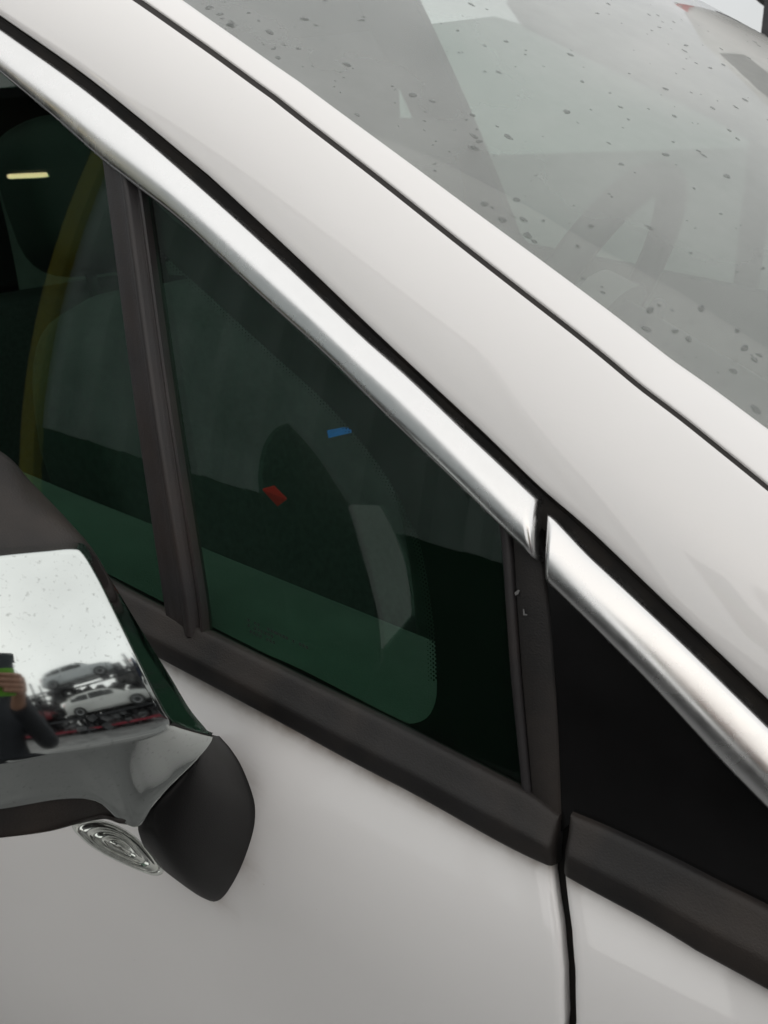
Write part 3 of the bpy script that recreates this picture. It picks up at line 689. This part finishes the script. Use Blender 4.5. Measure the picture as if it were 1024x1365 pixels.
fo_ = fe[np.argsort(fe[:, 0])]
def ftop(x): return max(0.02, min(0.55, float(np.interp(x, fo_[:, 0], fo_[:, 2])) - (ZB0 + MB * x) - 0.09))
A = [[(x, farside(x, ZB0 + MB * x + h * ftop(x)) - 0.012, ZB0 + MB * x + h * ftop(x)) for x in np.linspace(-1.75, 0.2, 24)] for h in np.linspace(0.0, 1.0, 10)]
FG = glass_mat('far_glass', (0.55, 0.62, 0.585), film=0.05); cpart(sheet('far_window', A, FG, thick=0.004, tdir=(0, -1, 0)))
A = [[(x, 1.60, z) for x in (-2.5, -1.7, -1.1)] for z in (0.9, 1.3, 1.75)]; cpart(sheet('rear_side_blackout', A, BLK, thick=0.02, tdir=(0, -1, 0)))  # black panel added to block light from the far rear windows
A = [[(-2.45, y, z) for y in (0.05, 0.85, 1.62)] for z in (0.9, 1.3, 1.8)]; cpart(sheet('rear_blackout', A, BLK, thick=0.02, tdir=(-1, 0, 0)))  # black panel added across the back to keep the cabin dark
V, F = [], []; box(V, F, (-2.55, 0.05, 0.33), (-2.45, 1.62, 1.0)); cpart(build('rear_bulkhead', V, F, DARK, smooth=False))
superb = superbox('rear_seat', (0.22, 1.25, 0.75), SEAT, loc=(-1.65, 0.85, 0.72)); cpart(superb)
# bonnet and scuttle beyond the frame
bot = np.array([screen_pt(Q[-1], t) for t in TS])
A = [[p + np.array([k, 0, -0.012 - 0.05 * k]) for p in bot] for k in np.linspace(-0.03, 0.14, 5)]
cpart(sheet('scuttle', A, PLAST))
A = []
for k in np.linspace(0.14, 0.75, 10):
    row = []
    for t, p in zip(TS, bot):
        f = (t / WL) * 2 - 1; row.append(p + np.array([k, 0, -0.02 - 0.22 * k - 0.10 * k * k]))
    A.append(row)
cpart(sheet('bonnet', A, PAINT))
print('Qend', bot[0], bot[-1], 'top', top[0], top[-1])

# ------------------------------------------------------------------ rain on the windscreen
def drop_shape(seed):
    rg = random.Random(seed); ph1, ph2 = rg.random() * 6, rg.random() * 6; a1, a2 = 0.05 + 0.16 * rg.random(), 0.03 + 0.08 * rg.random()
    pts = []
    for k, (r, z) in enumerate(((1, 0), (0.93, 0.14), (0.78, 0.25), (0.5, 0.33), (0.22, 0.36))):
        for j in range(14):
            a = j * 2 * math.pi / 14; rr = r * (1 + a1 * math.sin(2 * a + ph1) + a2 * math.sin(3 * a + ph2)); pts.append((rr * math.cos(a), rr * math.sin(a), z))
    return np.array(pts)
SH = [drop_shape(k) for k in range(9)]
V, F = [], []; nd_ = 0; ub_ = AC
def qat(u):
    k = u * (len(Q) - 1); i = min(int(k), len(Q) - 2); return Q[i] + (Q[i + 1] - Q[i]) * (k - i)
tries = 0
while nd_ < 640 and tries < 40000:
    tries += 1
    u, t = random.random(), 0.01 + 1.35 * random.random() ** 1.8
    p = screen_pt(qat(u), t, 0.0002); x, y = proj(p)
    if not (150 < x < 1150 and -120 < y < 700): continue
    n3 = screen_n(t); d3 = np.cross(n3, AC); sz = 0.0007 + 0.0026 * random.random() ** 2.4
    if random.random() < 0.05: sz *= 1.5
    sh = SH[random.randrange(9)]; an = random.random() * 6.28; ca, sa = math.cos(an), math.sin(an); o = len(V)
    sq = 0.7 + 0.6 * random.random()
    for q in sh:
        a_, b_ = (q[0] * ca - q[1] * sa) * sq, (q[0] * sa + q[1] * ca) / sq
        V.append(p + sz * (AC * a_ + d3 * b_ + n3 * q[2] * 0.42))
    F += [tuple(f) for f in grid_faces(5, 14, o, closed=True)]; F.append(tuple(o + 56 + j for j in range(14))); nd_ += 1
WATER = bpy.data.materials.new('water'); WATER.use_nodes = True; wt = WATER.node_tree; b = wt.nodes['Principled BSDF']
b.inputs['Transmission Weight'].default_value = 1.0; b.inputs['Roughness'].default_value = 0.0; b.inputs['IOR'].default_value = 1.33
wtr = wt.nodes.new('ShaderNodeBsdfTransparent'); wmx = wt.nodes.new('ShaderNodeMixShader'); wmx.inputs[0].default_value = 0.7
wt.links.new(wtr.outputs[0], wmx.inputs[1]); wt.links.new(b.outputs[0], wmx.inputs[2]); wt.links.new(wmx.outputs[0], wt.nodes['Material Output'].inputs[0])
rain = build('raindrops', V, F, WATER, sharp=180); tag(rain, 'clear raindrops scattered over the wet windscreen', 'raindrops', kind='stuff')

# ------------------------------------------------------------------ yard building beside the car (mirrored in the side glass)
shed = empty('shed', (-6.0, -4.0, 0)); tag(shed, 'tall shed with pale ribbed cladding over a dark block plinth and an open doorway', 'shed')
SHL = Vector((-6.0, -4.0, 0))
def shp(o): o.parent = shed; o.matrix_parent_inverse = Matrix.Translation(-SHL); return o
CLAD = mat('ribbed_cladding', (0.74, 0.78, 0.78), 0.6, var=0.12, vscale=2, tint=(0.3, 0.32, 0.3), tscale=1.5, tamt=0.5)
YY = -4.0; XC = -5.12; XE = -0.7; ZP, ZT = 1.47, 5.15
pts = []; x = XC
while x < XE:
    pts += [(x, 0), (x + 0.16, 0), (x + 0.20, 0.12), (x + 0.30, 0.12), (x + 0.34, 0)]; x += 0.40
A = [[(a, YY + b, z) for a, b in pts] for z in (ZP, ZT)]
shp(sheet('cladding', A, CLAD, sharp=20))
V, F = [], []; box(V, F, (XC, YY - 0.3, 0), (0.8, YY - 0.02, ZP)); shp(build('plinth', V, F, mat('dark_block', (0.02, 0.019, 0.018), 0.9, var=0.3, vscale=4), smooth=False))
V, F = [], []; box(V, F, (XC - 0.19, YY - 0.2, 0), (XC - 0.003, YY + 0.08, ZT)); shp(build('door_jamb', V, F, mat('yellow_paint', (0.55, 0.44, 0.02), 0.5, var=0.15, vscale=6), smooth=False))
INS = mat('shed_inside', (0.02, 0.02, 0.02), 0.9)
for nm, lo, hi in (('back_wall', (-20, YY - 8.2, 0), (XE, YY - 8, ZT)), ('side_wall', (-20.2, YY - 8, 0), (-20, YY, ZT)), ('end_wall', (XE, YY - 8, 0), (XE + 0.2, YY, ZT)),
                   ('roof', (-20.2, YY - 8.2, ZT + 0.003), (XE + 0.2, YY + 0.1, ZT + 0.15))):
    V, F = [], []; box(V, F, lo, hi); shp(build(nm, V, F, INS, smooth=False))
lamp = empty('strip_light', (-7.37, -4.9, 4.8)); lamp.rotation_euler = (0, 0, math.radians(8)); tag(lamp, 'lit fluorescent strip light hanging inside the dark shed', 'strip light')
tb = tube('light_tube', [(-0.38, 0, 0), (0.38, 0, 0)], 0.03, mat('lamp_glow', (0.9, 0.85, 0.7), 0.4, emit=((1.0, 0.80, 0.42), 14.0)), lamp, n=4)
hs = superbox('lamp_housing', (0.84, 0.10, 0.05), INS, lamp, loc=(0, 0, 0.07))
rod = tube('hanger', [(0, 0, 0.09), (0, 0, 0.35)], 0.01, INS, lamp, n=3)

# ------------------------------------------------------------------ scrap cars on racks in front (mirrored in the chrome cap)
TYRE = mat('tyre', (0.02, 0.02, 0.02), 0.8); WIN = mat('scrap_glass', (0.01, 0.012, 0.014), 0.15); RIM = mat('wheel_alloy', (0.35, 0.35, 0.36), 0.4, metal=0.7)
LAMP_R = mat('tail_red', (0.5, 0.02, 0.02), 0.3); BUMP = mat('bumper_dark', (0.03, 0.03, 0.03), 0.7)
PROF = [(-2.0, .42, .60, .62, .66), (-1.98, .30, .80, .82, .72), (-1.9, .24, .92, 1.10, .78), (-1.6, .22, .96, 1.36, .82), (-1.1, .2, .97, 1.47, .85), (-0.4, .2, .96, 1.50, .86), (0.2, .2, .95, 1.46, .86),
        (0.7, .2, .93, 1.22, .85), (1.0, .2, .91, .97, .84), (1.5, .22, .84, .86, .82), (1.85, .26, .72, .73, .76), (2.0, .34, .58, .58, .66)]
def scrap_car(paint):
    root = empty('scrap_car')
    rings = []
    for x, zb, zm, zt, w in PROF:
        ww = 0.70 * w if zt - zm > 0.08 else 0.93 * w
        half = [(w * 0.9, zb), (w, zb + 0.12), (w * 1.0, zm - 0.15), (w * 0.97, zm), (ww * 1.04, zt - 0.04), (ww * 0.9, zt), (ww * 0.4, zt + 0.025)]
        rings.append([(x, y, z) for y, z in half] + [(x, -y, z) for y, z in reversed(half)])
    build_o = loft('body', rings, paint, root, sharp=35)
    def side_z(x): return np.interp(x, [p[0] for p in PROF], [p[2] for p in PROF]), np.interp(x, [p[0] for p in PROF], [p[3] for p in PROF]), np.interp(x, [p[0] for p in PROF], [p[4] for p in PROF])
    for s in (-1, 1):
        for xs in (np.linspace(-1.5, -0.62, 9), np.linspace(-0.55, 0.55, 9)):
            A = []
            for x in xs:
                zm, zt, w = side_z(x); a = np.array([x, s * (w * 0.97 + 0.004), zm + 0.03]); b = np.array([x, s * (w * 0.70 * 1.04 + 0.006), zt - 0.07]); A.append([a, (a + b) / 2 + np.array([0, s * 0.008, 0]), b])
            sheet('window', A, WIN, root)
        for x in (-1.28, 1.28):
            for rr in (0,):
                wo = loft('wheel', [[(x + r * math.cos(a), s * y, 0.31 + r * math.sin(a)) for a in np.linspace(0, 2 * math.pi, 20, endpoint=False)] for r, y in ((0.2, 0.66), (0.31, 0.66), (0.32, 0.70), (0.32, 0.85), (0.30, 0.875), (0.2, 0.88))], TYRE, root)
                loft('rim', [[(x + r * math.cos(a), s * y, 0.31 + r * math.sin(a)) for a in np.linspace(0, 2 * math.pi, 20, endpoint=False)] for r, y in ((0.2, 0.875), (0.19, 0.89), (0.06, 0.865))], RIM, wo)
        superbox('tail_lamp', (0.10, 0.16, 0.26), LAMP_R, root, loc=(-1.93, s * 0.64, 0.86)); superbox('headlamp', (0.22, 0.24, 0.14), RIM, root, loc=(1.80, s * 0.58, 0.66))
    A = [[(x, y, z) for y in np.linspace(-0.52, 0.52, 5)] for x, z in ((0.98, 0.99), (0.6, 1.27), (0.28, 1.445))]
    sheet('windscreen', np.array(A) + np.array([0.02, 0, 0.03]), WIN, root)
    for x in (-1.96, 1.96): superbox('bumper', (0.16, 1.42, 0.24), BUMP, root, loc=(x, 0, 0.42))
    return root
def copy_tree(o, parent=None):
    c = o.copy(); COL.objects.link(c); c.parent = parent
    for ch in o.children: copy_tree(ch, c)
    return c
def repaint(root, mt):
    for ch in root.children:
        if ch.name.startswith('body'): ch.data = ch.data.copy(); ch.data.materials[0] = mt
CP1 = mat('scrap_white', (0.62, 0.62, 0.6), 0.35, coat=0.6, var=0.05); CP2 = mat('scrap_silver', (0.5, 0.52, 0.53), 0.35, coat=0.6); CP3 = mat('scrap_blue', (0.02, 0.03, 0.07), 0.4, coat=0.6); CP4 = mat('scrap_red', (0.22, 0.02, 0.03), 0.4, coat=0.6)
proto = scrap_car(CP1)
def put(o, loc, rz, label, group='scrap cars stored on racks', tilt=None, paint=None):
    o.location = loc; o.rotation_euler = (tilt or 0, 0, math.radians(rz)); tag(o, label, 'car', group)
    if paint: repaint(o, paint)
    return o
put(proto, (10.0, -1.05, 1.06), 90, 'white scrap hatchback on the lower level of the rack ahead')
put(copy_tree(proto), (10.2, -1.75, 3.26), 90, 'pale silver scrap hatchback on the upper level of the rack ahead', paint=CP2)
put(copy_tree(proto), (10.4, 3.1, 2.75), 80, 'dark blue scrap car tilted on its side above the rack end', tilt=math.radians(48), paint=CP3)
put(copy_tree(proto), (10.0, 3.6, 1.06), 92, 'white scrap hatchback at the left end of the lower rack level', paint=CP1)
put(copy_tree(proto), (10.3, -6.0, 1.06), 88, 'dark red scrap hatchback at the right end of the lower rack level', paint=CP4)
put(copy_tree(proto), (1.05, 4.85, 1.60), 4, 'white scrap hatchback raised on a rack beyond the far side', paint=CP1)
STEEL_R = mat('rack_red', (0.30, 0.03, 0.05), 0.5, var=0.2, vscale=5); STEEL_D = mat('rack_dark', (0.05, 0.05, 0.055), 0.6, var=0.2)
def rack(name, loc, L, levels, posts, beam_mt, label, depth=1.3, rz=0):
    r = empty(name, loc); r.rotation_euler = (0, 0, math.radians(rz)); tag(r, label, 'rack', 'storage racks')
    for x in posts:
        for y in (-depth / 2, depth / 2):
            V, F = [], []; box(V, F, (x - 0.05, y - 0.05, 0), (x + 0.05, y + 0.05, levels[-1] + 0.9)); build('post', V, F, STEEL_D, r, smooth=False)
    for z in levels:
        for y in (-depth / 2, depth / 2):
            V, F = [], []; box(V, F, (posts[0], y - 0.04, z - 0.12), (posts[-1], y + 0.04, z - 0.004)); build('beam', V, F, beam_mt if z < 0.5 else STEEL_D, r, smooth=False)
    return r
rack('storage_rack', (10.1, -1.0, 0), 12, [0.32, 1.05, 3.25], (-7.2, -3.4, 1.9, 5.4), STEEL_R, 'tall steel rack with red beams carrying scrap cars', rz=90)
rack('storage_rack', (1.05, 4.85, 0), 4.4, [1.59], (-1.9, 1.9), STEEL_D, 'dark steel rack carrying one white scrap car', rz=4)
# heap of loose parts under the rack
V, F = [], []
rg = random.Random(3)
for k in range(1100):
    bk = k > 450; x = (11.2 + 1.2 * rg.random()) if bk else 9.3 + 1.9 * rg.random(); y = -10 + 17 * rg.random(); zt = (3.0 + 0.7 * math.sin(y * 1.3) + 0.4 * math.sin(y * 3.1)) if bk else 0.75 + (0.6 if -9 < y < -4 else 0); s = [0.06 + 0.22 * rg.random() ** 2 for _ in range(3)]
    z = zt * rg.random() ** (0.8 if bk else 1.5); s = [q * (1.5 if bk else 1) for q in s]; R3x = Matrix.Rotation(rg.random() * 6, 3, 'Z') @ Matrix.Rotation(rg.random() * 3, 3, 'X'); v2, f2 = [], []
    box(v2, f2, (-s[0], -s[1], -s[2]), tuple(s)); o = len(V)
    for q in v2: w_ = R3x @ Vector(q); V.append((x + w_.x, y + w_.y, max(0.0, z + s[2] + w_.z)))
    F += [tuple(o + i for i in f) for f in f2]
hp = build('scrap_heap', V, F, mat('scrap_metal', (0.045, 0.045, 0.05), 0.55, var=0.6, vscale=2.5, tint=(0.4, 0.4, 0.4), tscale=1.3, tamt=0.5), smooth=False)
tag(hp, 'heap of loose dark scrap parts under the rack', 'scrap heap', kind='stuff')

# ------------------------------------------------------------------ the photographer (seen in the chrome cap)
SKIN = mat('skin', (0.42, 0.22, 0.15), 0.5, var=0.12, vscale=40); JACK = mat('jacket', (0.02, 0.022, 0.028), 0.85, var=0.2, vscale=20)
TROU = mat('trousers', (0.03, 0.03, 0.035), 0.9, var=0.15); HAIR = mat('hair', (0.03, 0.02, 0.015), 0.7, var=0.3, vscale=60)
ZV = np.array([0, 0, 1.]); foot = CAM - _h * 0.52 + _r * 0.05; foot[2] = 0
per = empty('person', tuple(foot)); tag(per, 'person in a dark jacket holding up a phone to take the picture', 'person')
PI3 = Matrix.Translation(-Vector(foot))
def chain(V, F, P, R, n=24, ns=12):
    P = smoothpts(np.array(P, float), n); R = smoothpts(np.array(R, float).reshape(-1, 1), n)[:, 0]; T = np.gradient(P, axis=0); o = len(V)
    for i in range(n):
        t = unit(T[i]); a = unit(np.cross(t, (0.31, 0.2, 0.93))); b = np.cross(t, a)
        V += [P[i] + R[i] * (a * math.cos(q) + b * math.sin(q)) for q in np.linspace(0, 2 * math.pi, ns, endpoint=False)]
    F += grid_faces(n, ns, o, closed=True); F.append(tuple(o + k for k in range(ns))); F.append(tuple(o + (n - 1) * ns + k for k in reversed(range(ns))))
def ball(V, F, c, r, ns=16, nv=10):
    o = len(V)
    for i in range(nv + 1):
        v = -math.pi / 2 + math.pi * i / nv
        V += [np.asarray(c) + np.array([r[0] * math.cos(v) * math.cos(u), r[1] * math.cos(v) * math.sin(u), r[2] * math.sin(v)]) for u in np.linspace(0, 2 * math.pi, ns, endpoint=False)]
    F += grid_faces(nv + 1, ns, o, closed=True)
def fuse(name, V, F, mt, vox):
    o = build(name, V, F, mt, per); o.matrix_parent_inverse = PI3
    md = o.modifiers.new('fuse', 'REMESH'); md.mode = 'VOXEL'; md.voxel_size = vox; md.use_smooth_shade = True
    ms = o.modifiers.new('soft', 'SMOOTH'); ms.iterations = 4; return o
# phone: lens beside the eye of the camera
ph = empty('phone', tuple(CAM - FW * 0.008 - UPV * 0.055)); tag(ph, 'dark phone in a green case held up by the person', 'phone')
PB = np.stack([RT, UPV, FW], 1)
def phone_part(nm, size, loc, mt, e=0.12): return superbox(nm, size, mt, ph, loc=PB @ np.array(loc), rot=Matrix(PB.tolist()), e=e, nu=28, nv=8)
phone_part('phone_body', (0.074, 0.158, 0.008), (0, 0, 0), mat('phone_slate', (0.03, 0.04, 0.05), 0.35))
phone_part('phone_case', (0.077, 0.105, 0.0095), (0, -0.029, 0.0), mat('case_green', (0.16, 0.45, 0.03), 0.5))
def pc(x, y, z): return CAM - FW * 0.008 - UPV * 0.055 + RT * x + UPV * y + FW * z
V, F = [], []
for k, (y, L) in enumerate(((-0.005, 0.072), (-0.024, 0.080), (-0.043, 0.076), (-0.061, 0.060))):
    chain(V, F, [pc(0.060, y - 0.012, -0.020), pc(0.052, y - 0.003, 0.006), pc(0.034, y, 0.0155), pc(0.052 - L, y + 0.004, 0.0145)], [0.0105, 0.0100, 0.0090, 0.0072], ns=14)
chain(V, F, [pc(0.066, -0.050, -0.030), pc(0.054, -0.015, -0.026), pc(0.038, 0.010, -0.020), pc(0.022, 0.028, -0.0165)], [0.015, 0.0125, 0.0105, 0.008], ns=14)
chain(V, F, [pc(0.062, -0.012, -0.022), pc(0.068, -0.040, -0.030), pc(0.074, -0.080, -0.048)], [0.020, 0.026, 0.024])
chain(V, F, [pc(0.062, -0.045, -0.022), pc(0.069, -0.065, -0.032), pc(0.076, -0.100, -0.058), pc(0.085, -0.15, -0.09)], [0.020, 0.026, 0.025, 0.025])
fuse('hand', V, F, SKIN, 0.0028)
sh_r = foot + _r * 0.19 + ZV * 1.36; el_r = foot + _r * 0.24 + _h * 0.10 + ZV * 1.02; wr = pc(0.082, -0.135, -0.082)
V, F = [], []
chain(V, F, [sh_r - _r * 0.08, sh_r, (sh_r + el_r) / 2, el_r, (el_r + wr) / 2, wr], [0.08, 0.075, 0.062, 0.055, 0.048, 0.040], n=40)
sh_l = foot - _r * 0.19 + ZV * 1.36; el_l = foot - _r * 0.26 - _h * 0.04 + ZV * 1.05; wl = foot - _r * 0.25 + _h * 0.10 + ZV * 0.84
chain(V, F, [sh_l + _r * 0.08, sh_l, (sh_l + el_l) / 2, el_l, wl], [0.08, 0.075, 0.062, 0.055, 0.042], n=36)
tors = [(0.82, 0.175, 0.125), (1.0, 0.165, 0.115), (1.2, 0.185, 0.125), (1.36, 0.185, 0.11), (1.43, 0.10, 0.08), (1.47, 0.06, 0.06)]
rr = [[foot + ZV * z + _r * (a * math.cos(q)) + _h * (b * math.sin(q)) for q in np.linspace(0, 2 * math.pi, 20, endpoint=False)] for z, a, b in tors]
o = len(V); V += [q for g_ in rr for q in g_]; F += grid_faces(len(rr), 20, o, closed=True); F.append(tuple(o + k for k in range(20))); F.append(tuple(o + (len(rr) - 1) * 20 + k for k in reversed(range(20))))
fuse('jacket', V, F, JACK, 0.012)
V, F = [], []
for s in (-1, 1):
    chain(V, F, [foot + _r * 0.085 * s + ZV * 0.86, foot + _r * 0.10 * s + ZV * 0.48 + _h * 0.02, foot + _r * 0.11 * s + ZV * 0.05], [0.098, 0.068, 0.055])
    chain(V, F, [foot + _r * 0.11 * s + ZV * 0.045 - _h * 0.05, foot + _r * 0.12 * s + ZV * 0.04 + _h * 0.16], [0.045, 0.036])
fuse('trousers', V, F, TROU, 0.012)
V, F = [], []; hc = foot + ZV * 1.62 + _h * 0.03
ball(V, F, hc, (0.082, 0.082, 0.115)); chain(V, F, [foot + ZV * 1.42, foot + ZV * 1.56 + _h * 0.02], [0.058, 0.055]); ball(V, F, hc + _h * 0.085 - ZV * 0.015, (0.016, 0.016, 0.022))
for s in (-1, 1): ball(V, F, hc + _r * 0.082 * s - ZV * 0.01, (0.015, 0.015, 0.03))
fuse('head', V, F, SKIN, 0.008)
V, F = [], []; ball(V, F, hc + ZV * 0.025 - _h * 0.018, (0.09, 0.09, 0.108)); hr_ = build('hair', V, F, HAIR, per); hr_.matrix_parent_inverse = PI3
